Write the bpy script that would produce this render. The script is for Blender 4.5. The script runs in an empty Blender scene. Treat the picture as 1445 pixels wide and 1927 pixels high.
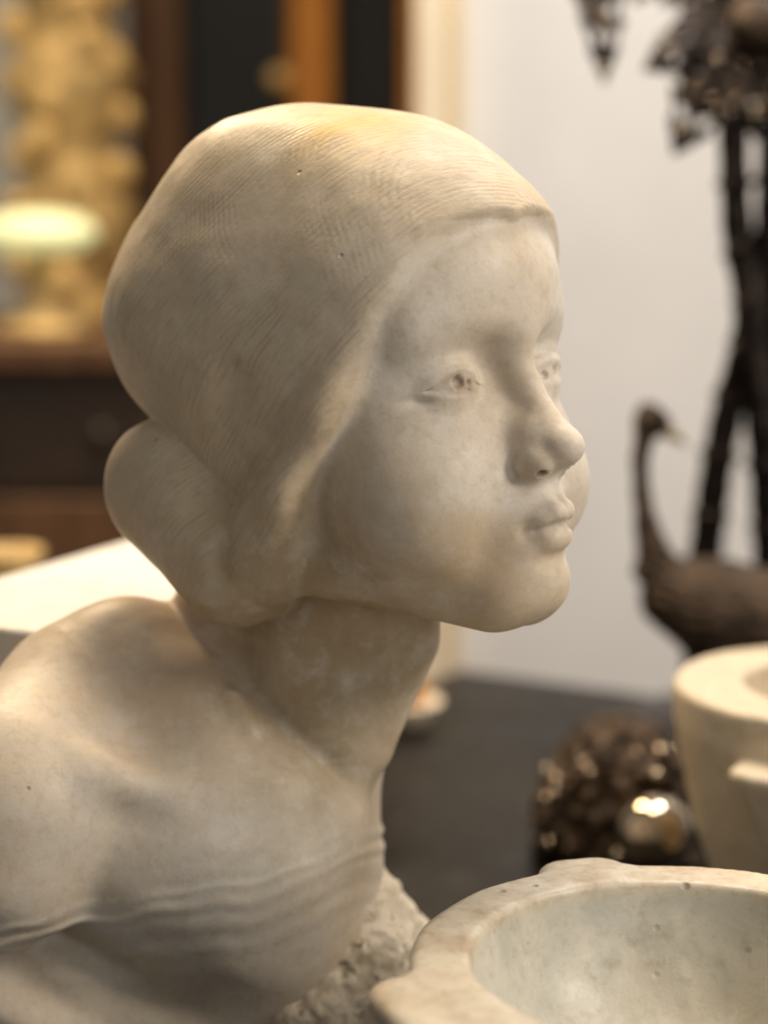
import bpy, bmesh, math, random
import numpy as np
from mathutils import Vector, Matrix

# ---------------------------------------------------------------- camera, world, lights, exposure
sc = bpy.context.scene
cam = bpy.data.cameras.new('camera'); cam_ob = bpy.data.objects.new('camera', cam)
sc.collection.objects.link(cam_ob); sc.camera = cam_ob
cam_ob.location = (0, -0.928, 0.1636); cam_ob.rotation_euler = (math.radians(80), 0, 0)
cam.sensor_fit = 'VERTICAL'; cam.sensor_height = 24; cam.lens = 12 / math.tan(math.radians(14))
cam.clip_start = 0.02; cam.clip_end = 60
cam.dof.use_dof = True; cam.dof.focus_distance = 0.865; cam.dof.aperture_fstop = 2.3
world = bpy.data.worlds.new('World'); sc.world = world; world.use_nodes = True
bg = world.node_tree.nodes['Background']
bg.inputs[0].default_value = (1.0, 0.93, 0.84, 1); bg.inputs[1].default_value = 0.22

def area(name, loc, target, size, energy, col):
    l = bpy.data.lights.new(name, 'AREA'); l.shape = 'DISK'; l.size = size; l.energy = energy; l.color = col
    o = bpy.data.objects.new(name, l); sc.collection.objects.link(o); o.location = loc
    o.rotation_euler = (Vector(target) - Vector(loc)).to_track_quat('-Z', 'Y').to_euler()
    return o
area('ceiling_lamp_over_bust', (0.02, 0.30, 1.35), (0, 0, 0), 0.35, 10.5, (1.0, 0.82, 0.58))
area('ceiling_lamp_right', (1.35, -0.55, 0.85), (0.05, 0, 0), 0.45, 17, (1.0, 0.90, 0.77))
area('ceiling_lamp_back_left', (-0.55, 1.20, 1.05), (-0.1, 0, -0.05), 0.35, 16, (1.0, 0.76, 0.48))
area('daylight_behind_camera', (1.2, -1.5, 0.30), (0.02, 0, -0.05), 0.8, 5.5, (0.88, 0.94, 1.0))
area('ceiling_lamp_wall', (0.55, 0.75, 1.7), (0.6, 1.3, 0.1), 0.5, 25, (1.0, 0.97, 0.95))
area('ceiling_lamp_room_left', (-0.5, 1.0, 1.8), (-0.45, 2.0, 0.1), 0.4, 19, (1.0, 0.82, 0.58))
sc.view_settings.view_transform = 'Standard'; sc.view_settings.look = 'None'
sc.view_settings.exposure = 0.0; sc.view_settings.gamma = 1.0; sc.view_settings.use_curve_mapping = False
sc.cycles.use_denoising = True; sc.cycles.max_bounces = 5; sc.cycles.sample_clamp_indirect = 4.0

# ---------------------------------------------------------------- helpers
def link(o, parent=None):
    sc.collection.objects.link(o)
    if parent is not None: o.parent = parent
    return o
def tag(o, label=None, cat=None, group=None, kind=None):
    if label: o['label'] = label
    if cat: o['category'] = cat
    if group: o['group'] = group
    if kind: o['kind'] = kind
    return o
def empty(name, loc_cm, label, cat, group=None):
    o = bpy.data.objects.new(name, None); o.empty_display_size = 0.02
    o.location = Vector(loc_cm) / 100
    return tag(link(o), label, cat, group)
def mesh_from_arrays(name, V, F, mat, N=None, attrs=None, smooth=True):
    """V in cm (numpy), F (n,4) or (n,3)"""
    k = F.shape[1]
    me = bpy.data.meshes.new(name)
    me.vertices.add(len(V)); me.vertices.foreach_set('co', (V / 100.0).astype(np.float32).ravel())
    me.loops.add(len(F) * k); me.loops.foreach_set('vertex_index', F.astype(np.int32).ravel())
    me.polygons.add(len(F)); me.polygons.foreach_set('loop_start', np.arange(len(F), dtype=np.int32) * k)
    me.polygons.foreach_set('use_smooth', np.full(len(F), smooth))
    me.update(calc_edges=True)
    for an, av in (attrs or {}).items():
        if av.ndim == 2:
            a = me.attributes.new(an, 'FLOAT_VECTOR', 'POINT'); a.data.foreach_set('vector', av.astype(np.float32).ravel())
        else:
            a = me.attributes.new(an, 'FLOAT', 'POINT'); a.data.foreach_set('value', av.astype(np.float32).ravel())
    if N is not None:
        me.normals_split_custom_set_from_vertices(N.astype(np.float32).tolist())
    me.materials.append(mat)
    return me
def obj(name, me, parent=None, loc_cm=None):
    o = bpy.data.objects.new(name, me)
    if loc_cm is not None: o.location = Vector(loc_cm) / 100
    return link(o, parent)
def bm_obj(name, bm, mat, parent=None, smooth=False, bevel=0.0):
    """bmesh in cm"""
    bmesh.ops.recalc_face_normals(bm, faces=bm.faces)
    bmesh.ops.scale(bm, vec=(0.01, 0.01, 0.01), verts=bm.verts)
    me = bpy.data.meshes.new(name); bm.to_mesh(me); bm.free()
    me.materials.append(mat)
    for p in me.polygons: p.use_smooth = smooth
    o = link(bpy.data.objects.new(name, me), parent)
    if bevel > 0:
        m = o.modifiers.new('bevel', 'BEVEL'); m.width = bevel / 100; m.segments = 3; m.limit_method = 'ANGLE'
    return o
def box_bm(lo, hi, bm=None, rot=None, pivot=None):
    bm = bm or bmesh.new()
    lo = Vector(lo); hi = Vector(hi)
    r = bmesh.ops.create_cube(bm, size=1.0)
    for v in r['verts']:
        v.co = Vector(((lo[i] + hi[i]) / 2 + v.co[i] * (hi[i] - lo[i])) for i in range(3))
        if rot: v.co = Matrix.Rotation(rot, 3, 'Z') @ (v.co - Vector(pivot)) + Vector(pivot)
    return bm
def tube_bm(pts, radii, n=12, bm=None):
    bm = bm or bmesh.new()
    pts = [Vector(p) for p in pts]; rings = []
    for i, p in enumerate(pts):
        t = (pts[min(i + 1, len(pts) - 1)] - pts[max(i - 1, 0)]).normalized()
        a = t.cross(Vector((0.13, 1, 0.21))).normalized(); b = t.cross(a)
        rings.append([bm.verts.new(p + (a * math.cos(2 * math.pi * k / n) + b * math.sin(2 * math.pi * k / n)) * radii[i]) for k in range(n)])
    for A, B in zip(rings[:-1], rings[1:]):
        for k in range(n):
            bm.faces.new((A[k], A[(k + 1) % n], B[(k + 1) % n], B[k]))
    bm.faces.new(rings[0][::-1]); bm.faces.new(rings[-1])
    return bm
def lathe_bm(prof, c=(0, 0, 0), n=40, bm=None):
    """closed-at-axis profile [(r,z)...] in cm"""
    bm = bm or bmesh.new(); rings = []
    for r, z in prof:
        if r < 1e-4: rings.append([bm.verts.new((c[0], c[1], c[2] + z))])
        else: rings.append([bm.verts.new((c[0] + r * math.cos(2 * math.pi * k / n), c[1] + r * math.sin(2 * math.pi * k / n), c[2] + z)) for k in range(n)])
    for A, B in zip(rings[:-1], rings[1:]):
        for k in range(n):
            a = [A[k % len(A)], A[(k + 1) % n % len(A)], B[(k + 1) % n % len(B)], B[k % len(B)]]
            u = list(dict.fromkeys(a))
            if len(u) >= 3: bm.faces.new(u)
    return bm
def smooth_path(pts, n=6):
    P = [Vector(p) for p in pts]; out = []
    for i in range(len(P) - 1):
        a = P[max(i - 1, 0)]; b = P[i]; c = P[i + 1]; d = P[min(i + 2, len(P) - 1)]
        for k in range(n):
            t = k / n
            out.append(0.5 * ((2 * b) + (c - a) * t + (2 * a - 5 * b + 4 * c - d) * t * t + (3 * b - a - 3 * c + d) * t ** 3))
    out.append(P[-1]); return out

# ---------------------------------------------------------------- materials
class NT:
    def __init__(s, name):
        s.m = bpy.data.materials.new(name); s.m.use_nodes = True
        s.t = s.m.node_tree; s.b = s.t.nodes['Principled BSDF']
    def n(s, kind, **kw):
        nd = s.t.nodes.new(kind)
        for k, v in kw.items():
            if k.startswith('i_'):
                key = k[2:]; nd.inputs[int(key) if key.isdigit() else key.replace('_', ' ')].default_value = v
            else: setattr(nd, k, v)
        return nd
    def l(s, a, b): s.t.links.new(a, b)
    def coord(s): return s.n('ShaderNodeTexCoord').outputs['Object']
    def attr(s, name, out): return s.n('ShaderNodeAttribute', attribute_name=name).outputs[out]
    def noise(s, co, scale, detail=4, rough=0.55, dist=0.0):
        nd = s.n('ShaderNodeTexNoise'); s.l(co, nd.inputs['Vector'])
        nd.inputs['Scale'].default_value = scale; nd.inputs['Detail'].default_value = detail
        nd.inputs['Roughness'].default_value = rough; nd.inputs['Distortion'].default_value = dist
        return nd.outputs['Fac']
    def ramp(s, fac, stops):
        nd = s.n('ShaderNodeValToRGB'); s.l(fac, nd.inputs[0]); e = nd.color_ramp.elements
        while len(e) < len(stops): e.new(0.5)
        for el, (p, c) in zip(e, stops):
            el.position = p; el.color = (c, c, c, 1) if not hasattr(c, '__len__') else (*c, 1)
        return nd.outputs['Color']
    def mix(s, fac, a, b, mode='MIX'):
        nd = s.n('ShaderNodeMix', data_type='RGBA', blend_type=mode)
        for sock, v in ((nd.inputs[0], fac), (nd.inputs[6], a), (nd.inputs[7], b)):
            if hasattr(v, 'node'): s.l(v, sock)
            elif hasattr(v, '__len__'): sock.default_value = (*v, 1)
            else: sock.default_value = v
        return nd.outputs[2]
    def math(s, op, a, b=0.0, clamp=False):
        nd = s.n('ShaderNodeMath', operation=op, use_clamp=clamp)
        for sock, v in ((nd.inputs[0], a), (nd.inputs[1], b)):
            if hasattr(v, 'node'): s.l(v, sock)
            else: sock.default_value = v
        return nd.outputs[0]
    def dot(s, v, d):
        nd = s.n('ShaderNodeVectorMath', operation='DOT_PRODUCT'); s.l(v, nd.inputs[0]); nd.inputs[1].default_value = d
        return nd.outputs['Value']
    def blob(s, co, c, r):
        """soft 0..1 mask round a point (m)"""
        nd = s.n('ShaderNodeVectorMath', operation='DISTANCE'); s.l(co, nd.inputs[0]); nd.inputs[1].default_value = c
        mr = s.n('ShaderNodeMapRange', interpolation_type='SMOOTHSTEP'); s.l(nd.outputs['Value'], mr.inputs[0])
        mr.inputs[1].default_value = 0.0; mr.inputs[2].default_value = r; mr.inputs[3].default_value = 1; mr.inputs[4].default_value = 0
        return mr.outputs[0]
    def bump(s, h, dist, strength=1.0, prev=None):
        nd = s.n('ShaderNodeBump'); s.l(h, nd.inputs['Height']); nd.inputs['Distance'].default_value = dist
        nd.inputs['Strength'].default_value = strength
        if prev is not None: s.l(prev, nd.inputs['Normal'])
        return nd.outputs['Normal']
    def out(s, color=None, rough=None, normal=None, metal=0.0, **kw):
        for k, v in (('Base Color', color), ('Roughness', rough), ('Normal', normal), ('Metallic', metal)):
            if v is None: continue
            if hasattr(v, 'node'): s.l(v, s.b.inputs[k])
            elif hasattr(v, '__len__'): s.b.inputs[k].default_value = (*v, 1)
            else: s.b.inputs[k].default_value = v
        for k, v in kw.items(): s.b.inputs[k.replace('_', ' ')].default_value = v
        return s.m

def bust_marble(name, tool=0.0, grain=1.0, dress=False):
    t = NT(name); p = t.attr('pos', 'Vector')        # position in the bust, metres
    n1 = t.noise(p, 11, 5, 0.6, 0.4); n2 = t.noise(p, 30, 5, 0.6); n3 = t.noise(p, 6, 3, 0.5, 0.8)
    c = t.mix(t.ramp(n1, [(0.35, 0.0), (0.7, 1.0)]), (0.68, 0.565, 0.425), (0.735, 0.675, 0.595))
    c = t.mix(t.math('MULTIPLY', t.ramp(n2, [(0.52, 0.0), (0.72, 1.0)]), 0.45), c, (0.50, 0.41, 0.30))
    c = t.mix(t.math('MULTIPLY', t.ramp(n3, [(0.50, 0.0), (0.66, 1.0)]), 0.65), c, (0.57, 0.42, 0.265))
    if tool > 0: c = t.mix(t.math('MULTIPLY', t.ramp(t.attr('edge', 'Fac'), [(0.0, 0.0), (0.9, 1.0)]), 0.72), c, (0.58, 0.445, 0.275))
    # ochre stain on the crown, brown shoulder; throat and jaw patina with painted shade, chest with painted daylight
    for ctr, r, col, a in STAINS_AND_SHADE:
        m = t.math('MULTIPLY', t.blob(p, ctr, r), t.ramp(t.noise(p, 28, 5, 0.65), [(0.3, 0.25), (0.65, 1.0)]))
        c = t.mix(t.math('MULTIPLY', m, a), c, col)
    mo = t.noise(p, 170, 4, 0.7)
    c = t.mix(t.math('MULTIPLY', t.ramp(mo, [(0.48, 0.0), (0.70, 1.0)]), 0.34), c, (0.43, 0.33, 0.21))
    c = t.mix(t.math('MULTIPLY', t.ramp(t.noise(p, 95, 4, 0.65), [(0.52, 0.0), (0.72, 1.0)]), 0.30), c, (0.74, 0.69, 0.62))
    # dark pin holes
    v = t.n('ShaderNodeTexVoronoi'); t.l(p, v.inputs['Vector']); v.inputs['Scale'].default_value = 60
    v.inputs['Randomness'].default_value = 1.0
    sel = t.math('GREATER_THAN', t.dot(v.outputs['Color'], (1, 0, 0)), 0.72 if tool > 0 else 0.985)
    pit = t.math('MULTIPLY', t.ramp(v.outputs['Distance'], [(0.03, 1.0), (0.085, 0.0)]), sel)
    c = t.mix(t.math('MULTIPLY', pit, 0.6), c, (0.25, 0.18, 0.11))
    g = t.noise(p, 700, 3, 0.6)
    c = t.mix(t.math('MULTIPLY', t.ramp(g, [(0.3, 1.0), (0.6, 0.0)]), 0.10 * grain), c, (0.40, 0.31, 0.2))
    nrm = t.bump(g, 0.00012 * grain, 0.6)
    nrm = t.bump(t.noise(p, 60, 4, 0.55), 0.0016, 0.35, nrm)
    nrm = t.bump(t.math('SUBTRACT', 1.0, pit), 0.0006, 0.8, nrm)
    if tool > 0:
        hl = t.attr('headpos', 'Vector'); ed = t.attr('edge', 'Fac')
        fade = t.ramp(ed, [(0.15, 0.0), (0.6, 1.0)])
        w1 = t.noise(hl, 0.13, 1, 0.5); w2 = t.noise(hl, 0.9, 2, 0.5)
        def lines(direction, wob, period):
            ph = t.math('ADD', t.dot(hl, direction), t.math('MULTIPLY', w1, wob))
            ph = t.math('ADD', ph, t.math('MULTIPLY', w2, 0.16))
            return t.math('SINE', t.math('MULTIPLY', ph, 2 * math.pi / period))
        k = 1 / math.sqrt(2)
        a = lines((0.12, k, -0.62), 2.2, 0.26); b = lines((0.3, 0.85, 0.5), 2.4, 0.24)
        ma = t.math('MULTIPLY', t.ramp(t.noise(hl, 0.6, 4, 0.65), [(0.40, 0.10), (0.64, 1.0)]), fade)
        up = t.math('MULTIPLY', t.dot(hl, (0, 0, 1)), 0.1)
        mb = t.math('MULTIPLY', t.math('MULTIPLY', t.ramp(t.noise(hl, 0.5, 2, 0.5), [(0.48, 0.0), (0.62, 1.0)]), t.ramp(up, [(0.3, 0.0), (0.75, 1.0)])), fade)
        h = t.math('ADD', t.math('MULTIPLY', a, ma), t.math('MULTIPLY', b, mb))
        cv = t.n('ShaderNodeCombineXYZ')
        t.l(t.math('MULTIPLY', t.dot(hl, (0.12, k, -0.62)), 5.0), cv.inputs[0]); t.l(t.math('MULTIPLY', t.dot(hl, (0.0, 0.66, 0.75)), 0.55), cv.inputs[1]); t.l(t.math('MULTIPLY', t.dot(hl, (1, 0, 0)), 0.8), cv.inputs[2])
        scr = t.math('SUBTRACT', t.noise(cv.outputs[0], 1.0, 4, 0.7), 0.5)
        h = t.math('ADD', t.math('MULTIPLY', h, 0.55), t.math('MULTIPLY', t.math('MULTIPLY', scr, 4.0), fade))
        nrm = t.bump(h, 0.00015 * tool, 0.5, nrm)
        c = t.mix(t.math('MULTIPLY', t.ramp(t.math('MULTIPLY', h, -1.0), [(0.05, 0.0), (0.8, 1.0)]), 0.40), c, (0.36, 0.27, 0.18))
        c = t.mix(t.math('MULTIPLY', t.ramp(t.noise(p, 20, 4, 0.6, 0.6), [(0.46, 0.0), (0.62, 1.0)]), 0.35), c, (0.44, 0.345, 0.235))
        c = t.mix(t.math('MULTIPLY', t.ramp(t.noise(p, 34, 4, 0.6, 0.3), [(0.54, 0.0), (0.70, 1.0)]), 0.40), c, (0.68, 0.60, 0.48))
    m = t.out(c, t.ramp(n2, [(0.3, 0.42), (0.7, 0.58)]), nrm)
    t.b.inputs['Specular IOR Level'].default_value = 0.35
    t.b.inputs['Subsurface Weight'].default_value = 0.45 if tool == 0 else 0.0; t.b.inputs['Subsurface Scale'].default_value = 0.005
    t.b.inputs['Subsurface Radius'].default_value = (1.0, 0.72, 0.45)
    return m

def carved_marble(name, base, vein, stain, seed=0.0, rim=None):
    t = NT(name); co = t.n('ShaderNodeVectorMath', operation='ADD'); t.l(t.coord(), co.inputs[0]); co.inputs[1].default_value = (seed, seed * .7, 0)
    p = co.outputs[0]
    n1 = t.noise(p, 14, 6, 0.62, 1.2); n2 = t.noise(p, 45, 5, 0.6); n3 = t.noise(p, 9, 4, 0.55, 0.5)
    c = t.mix(t.ramp(n1, [(0.38, 0.0), (0.62, 1.0)]), vein, base)
    c = t.mix(t.math('MULTIPLY', t.ramp(n3, [(0.48, 0.0), (0.68, 1.0)]), 0.6), c, stain)
    c = t.mix(t.math('MULTIPLY', t.ramp(n2, [(0.55, 0.0), (0.72, 1.0)]), 0.4), c, tuple(x * 0.55 for x in stain))
    if rim:                                   # handled rim, warmer and stained
        zz = t.math('ADD', t.dot(t.coord(), (0, 0, 1)), t.math('MULTIPLY', n2, 0.012))
        m = t.n('ShaderNodeMapRange', interpolation_type='SMOOTHSTEP'); t.l(zz, m.inputs[0]); m.inputs[1].default_value = rim - 0.004; m.inputs[2].default_value = rim + 0.007
        rc = t.mix(t.ramp(n2, [(0.40, 0.0), (0.66, 1.0)]), (0.70, 0.60, 0.45), (0.46, 0.34, 0.22))
        c = t.mix(t.math('MULTIPLY', m.outputs[0], 0.8), c, rc)
    v = t.n('ShaderNodeTexVoronoi'); t.l(p, v.inputs['Vector']); v.inputs['Scale'].default_value = 75
    pit = t.math('MULTIPLY', t.ramp(v.outputs['Distance'], [(0.05, 1.0), (0.16, 0.0)]), t.math('GREATER_THAN', t.dot(v.outputs['Color'], (1, 0, 0)), 0.62))
    c = t.mix(t.math('MULTIPLY', pit, 0.55), c, tuple(x * 0.4 for x in stain))
    c = t.mix(t.math('MULTIPLY', t.ramp(t.noise(p, 180, 4, 0.7), [(0.5, 0.0), (0.7, 1.0)]), 0.35), c, tuple(x * 0.7 for x in stain))
    nrm = t.bump(t.noise(p, 120, 4, 0.6), 0.0008, 0.5)
    nrm = t.bump(t.math('SUBTRACT', 1.0, pit), 0.0008, 0.8, nrm)
    return t.out(c, t.ramp(n2, [(0.3, 0.35), (0.7, 0.6)]), nrm)
def simple(name, col, rough=0.5, metal=0.0, var=0.25, scale=20, bumpd=0.0, bscale=60, spec=None):
    t = NT(name); p = t.coord(); n = t.noise(p, scale, 4, 0.6)
    c = t.mix(t.ramp(n, [(0.3, 0.0), (0.7, 1.0)]), tuple(x * (1 - var) for x in col), tuple(min(1, x * (1 + var)) for x in col))
    nrm = t.bump(t.noise(p, bscale, 4, 0.6), bumpd, 0.8) if bumpd > 0 else None
    m = t.out(c, rough, nrm, metal)
    if spec is not None: t.b.inputs['Specular IOR Level'].default_value = spec
    return m
def wood(name, dark, light, rough=0.4, axis='Z', scale=6):
    t = NT(name); mp = t.n('ShaderNodeMapping'); t.l(t.coord(), mp.inputs[0])
    s = [14, 14, 14]; s['XYZ'.index(axis)] = 1.2
    mp.inputs['Scale'].default_value = s
    n = t.noise(mp.outputs[0], scale, 6, 0.65, 0.6)
    return t.out(t.mix(t.ramp(n, [(0.3, 0.0), (0.7, 1.0)]), dark, light), rough, t.bump(n, 0.0008, 0.4))
# ---------------------------------------------------------------- implicit modelling
TH = math.radians(14.0)
CAMC = np.array([0.0, -92.8, 16.36]); PITCH = math.radians(10.0)
def at(px, py, Y):
    """photo pixel + world Y (cm) -> world point in cm"""
    sx = (px - 722.5) * math.tan(TH) / 963.5; sy = (963.5 - py) * math.tan(TH) / 963.5
    f = np.array([0, math.cos(PITCH), -math.sin(PITCH)]); u = np.array([0, math.sin(PITCH), math.cos(PITCH)])
    r = f + sx * np.array([1.0, 0, 0]) + sy * u
    t = (Y - CAMC[1]) / r[1]
    return CAMC + r * t

f32 = np.float32
def frame(yaw, pitch, origin, roll=0.0):
    """columns: x = her right side (towards camera), y = facing, z = up"""
    F = np.array([math.sin(yaw), -math.cos(yaw), 0.0]); N = np.array([-math.cos(yaw), -math.sin(yaw), 0.0]); U = np.array([0, 0, 1.0])
    F2 = F * math.cos(pitch) + U * math.sin(pitch); U2 = -F * math.sin(pitch) + U * math.cos(pitch)
    N3 = N * math.cos(roll) + U2 * math.sin(roll); U3 = -N * math.sin(roll) + U2 * math.cos(roll)
    return np.stack([N3, F2, U3], 1), np.array(origin, float)
def to_local(P, fr):
    M, O = fr
    return (P - O.astype(f32)) @ M.astype(f32)
def to_world(p, fr):
    M, O = fr
    return O + M @ np.array(p, float)

def ell(P, c, r):
    q = P - np.array(c, f32); r = np.array(r, f32)
    k0 = np.sqrt(((q / r) ** 2).sum(1)); k1 = np.sqrt(((q / (r * r)) ** 2).sum(1)) + f32(1e-6)
    return k0 * (k0 - 1) / k1
def sph(P, c, r):
    q = P - np.array(c, f32)
    return np.sqrt((q * q).sum(1)) - f32(r)
def cone(P, a, b, ra, rb):
    a = np.array(a, f32); b = np.array(b, f32); ba = b - a
    q = P - a
    h = np.clip((q @ ba) / (ba @ ba), 0, 1)
    e = q - h[:, None] * ba
    return np.sqrt((e * e).sum(1)) - (f32(ra) + h * f32(rb - ra))
def chain(P, pts, k=0.4):
    d = None
    for (a, ra), (b, rb) in zip(pts[:-1], pts[1:]):
        e = cone(P, a, b, ra, rb)
        d = e if d is None else smin(d, e, k)
    return d
def smin(a, b, k):
    k = np.asarray(k, f32)
    h = np.maximum(k - np.abs(a - b), 0) / k
    return np.minimum(a, b) - h * h * k * f32(0.25)
def smax(a, b, k):
    return -smin(-a, -b, k)
def bump(P, c, s, amp):
    q = (P - np.array(c, f32)) / np.array(s, f32)
    return f32(amp) * np.exp(-(q * q).sum(1))
def sstep(a, b, x):
    t = np.clip((x - a) / (b - a), 0, 1)
    return t * t * (3 - 2 * t)

def polyline_d(P, pts):
    """distance to a polyline (3D)"""
    d = None
    for a, b in zip(pts[:-1], pts[1:]):
        e = cone(P, a, b, 0, 0)
        d = e if d is None else np.minimum(d, e)
    return d

def surface_nets(fun, lo, hi, vox, nb=8, slack=1.6):
    lo = np.array(lo, float); hi = np.array(hi, float)
    bs = vox * nb
    nbk = np.ceil((hi - lo) / bs).astype(int)
    g = np.stack(np.meshgrid(*[np.arange(n) for n in nbk], indexing='ij'), -1).reshape(-1, 3)
    cen = (lo + (g + 0.5) * bs).astype(f32)
    d = np.concatenate([fun(cen[i:i + 200000]) for i in range(0, len(cen), 200000)])
    g = g[np.abs(d) < bs * 0.87 * slack]
    off = np.stack(np.meshgrid(*[np.arange(nb + 1)] * 3, indexing='ij'), -1).reshape(-1, 3)
    n1 = nb + 1
    cells = []; vkeys = []; quads = []
    DIM = (nbk * nb + 3).astype(np.int64)
    key = lambda a: ((a[..., 0] + 1) * DIM[1] + (a[..., 1] + 1)) * DIM[2] + (a[..., 2] + 1)
    VK = []; VP = []; Q = []
    corner = np.array([[i, j, k] for i in (0, 1) for j in (0, 1) for k in (0, 1)])
    edges = [(a, b) for a in range(8) for b in range(a + 1, 8) if np.abs(corner[a] - corner[b]).sum() == 1]
    for s in range(0, len(g), 600):
        gb = g[s:s + 600]
        idx = (gb[:, None, :] * nb + off[None]).reshape(-1, 3)
        v = fun((lo + idx * vox).astype(f32)).reshape(len(gb), n1, n1, n1)
        c8 = np.stack([v[:, i:i + nb, j:j + nb, k:k + nb] for i, j, k in corner], -1)
        ins = c8 < 0
        cr = ins.any(-1) & ~ins.all(-1)
        b, i, j, k = np.nonzero(cr)
        if len(b) == 0: continue
        vals = c8[b, i, j, k]
        base = gb[b] * nb + np.stack([i, j, k], 1)
        acc = np.zeros((len(b), 3)); cnt = np.zeros(len(b))
        for a, e in edges:
            m = (vals[:, a] < 0) != (vals[:, e] < 0)
            t = vals[:, a] / np.where(m, vals[:, a] - vals[:, e], 1)
            p = corner[a] + t[:, None] * (corner[e] - corner[a])
            acc[m] += p[m]; cnt[m] += 1
        VK.append(key(base)); VP.append(lo + (base + acc / cnt[:, None]) * vox)
        for ax, (c1, o1, o2) in enumerate([(4, (0, 1, 0), (0, 0, 1)), (2, (0, 0, 1), (1, 0, 0)), (1, (1, 0, 0), (0, 1, 0))]):
            m = (vals[:, 0] < 0) != (vals[:, c1] < 0)
            bb = base[m]; o1 = np.array(o1); o2 = np.array(o2)
            q = np.stack([key(bb), key(bb - o1), key(bb - o1 - o2), key(bb - o2)], 1)
            flip = vals[m, 0] >= 0
            q[flip] = q[flip][:, ::-1]
            Q.append(q)
    VK = np.concatenate(VK); VP = np.concatenate(VP); Q = np.concatenate(Q)
    o = np.argsort(VK); VK = VK[o]; VP = VP[o]
    f = np.searchsorted(VK, Q); f = np.minimum(f, len(VK) - 1)
    ok = (VK[f] == Q).all(1)
    f = f[ok]
    # one Newton step on to the surface, exact normals
    Vf = VP.astype(f32)
    def grad(V, e=0.03):
        G = np.zeros_like(V)
        for ax in range(3):
            dlt = np.zeros(3, f32); dlt[ax] = e
            G[:, ax] = (fun(V + dlt) - fun(V - dlt)) / f32(2 * e)
        return G
    for it in range(2):
        G = grad(Vf); gg = (G * G).sum(1) + f32(1e-4)
        st = (fun(Vf) / gg)[:, None] * G
        Vf = Vf - np.clip(st, -vox * 0.6, vox * 0.6).astype(f32)
    G = grad(Vf)
    G /= np.linalg.norm(G, axis=1)[:, None] + 1e-9
    return Vf, G, f

def vnoise(P, seed=0):
    i = np.floor(P).astype(np.int64); f = P - i; f = f * f * (3 - 2 * f)
    r = 0
    for dx in (0, 1):
        for dy in (0, 1):
            for dz in (0, 1):
                n = (i[:, 0] + dx) * 73856093 ^ (i[:, 1] + dy) * 19349663 ^ (i[:, 2] + dz) * 83492791 ^ (seed * 2654435)
                n = (n * 1103515245 + 12345) & 0x7fffffff; n = ((n >> 8) ^ n) * 69069 & 0xffff
                w = (f[:, 0] if dx else 1 - f[:, 0]) * (f[:, 1] if dy else 1 - f[:, 1]) * (f[:, 2] if dz else 1 - f[:, 2])
                r = r + w * (n / 65535.0)
    return (r - 0.5).astype(f32)

# ---------------------------------------------------------------- the bust
HEAD = frame(math.radians(48.5), math.radians(5), (-0.1, 0.0, 6.0))

def hairline_field(L):
    """>0 in front of the hairline (face side), <0 where there is hair"""
    y = L[:, 1]; z = L[:, 2] + f32(0.25) * np.exp(-(L[:, 0] / f32(0.6)) ** 2)
    zz = np.array([-14, -10, -8.15, -6.4, -4.5, -1.35, 1.7, 3.2, 5.1, 6.3, 6.9, 7.3, 8.5], f32)
    gg = np.array([-1.5, -0.2, 0.7, 1.05, 1.75, 3.5, 4.9, 5.6, 6.7, 7.3, 7.8, 8.6, 12.0], f32)
    return (y - np.interp(z, zz, gg).astype(f32)) * f32(0.75)

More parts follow.
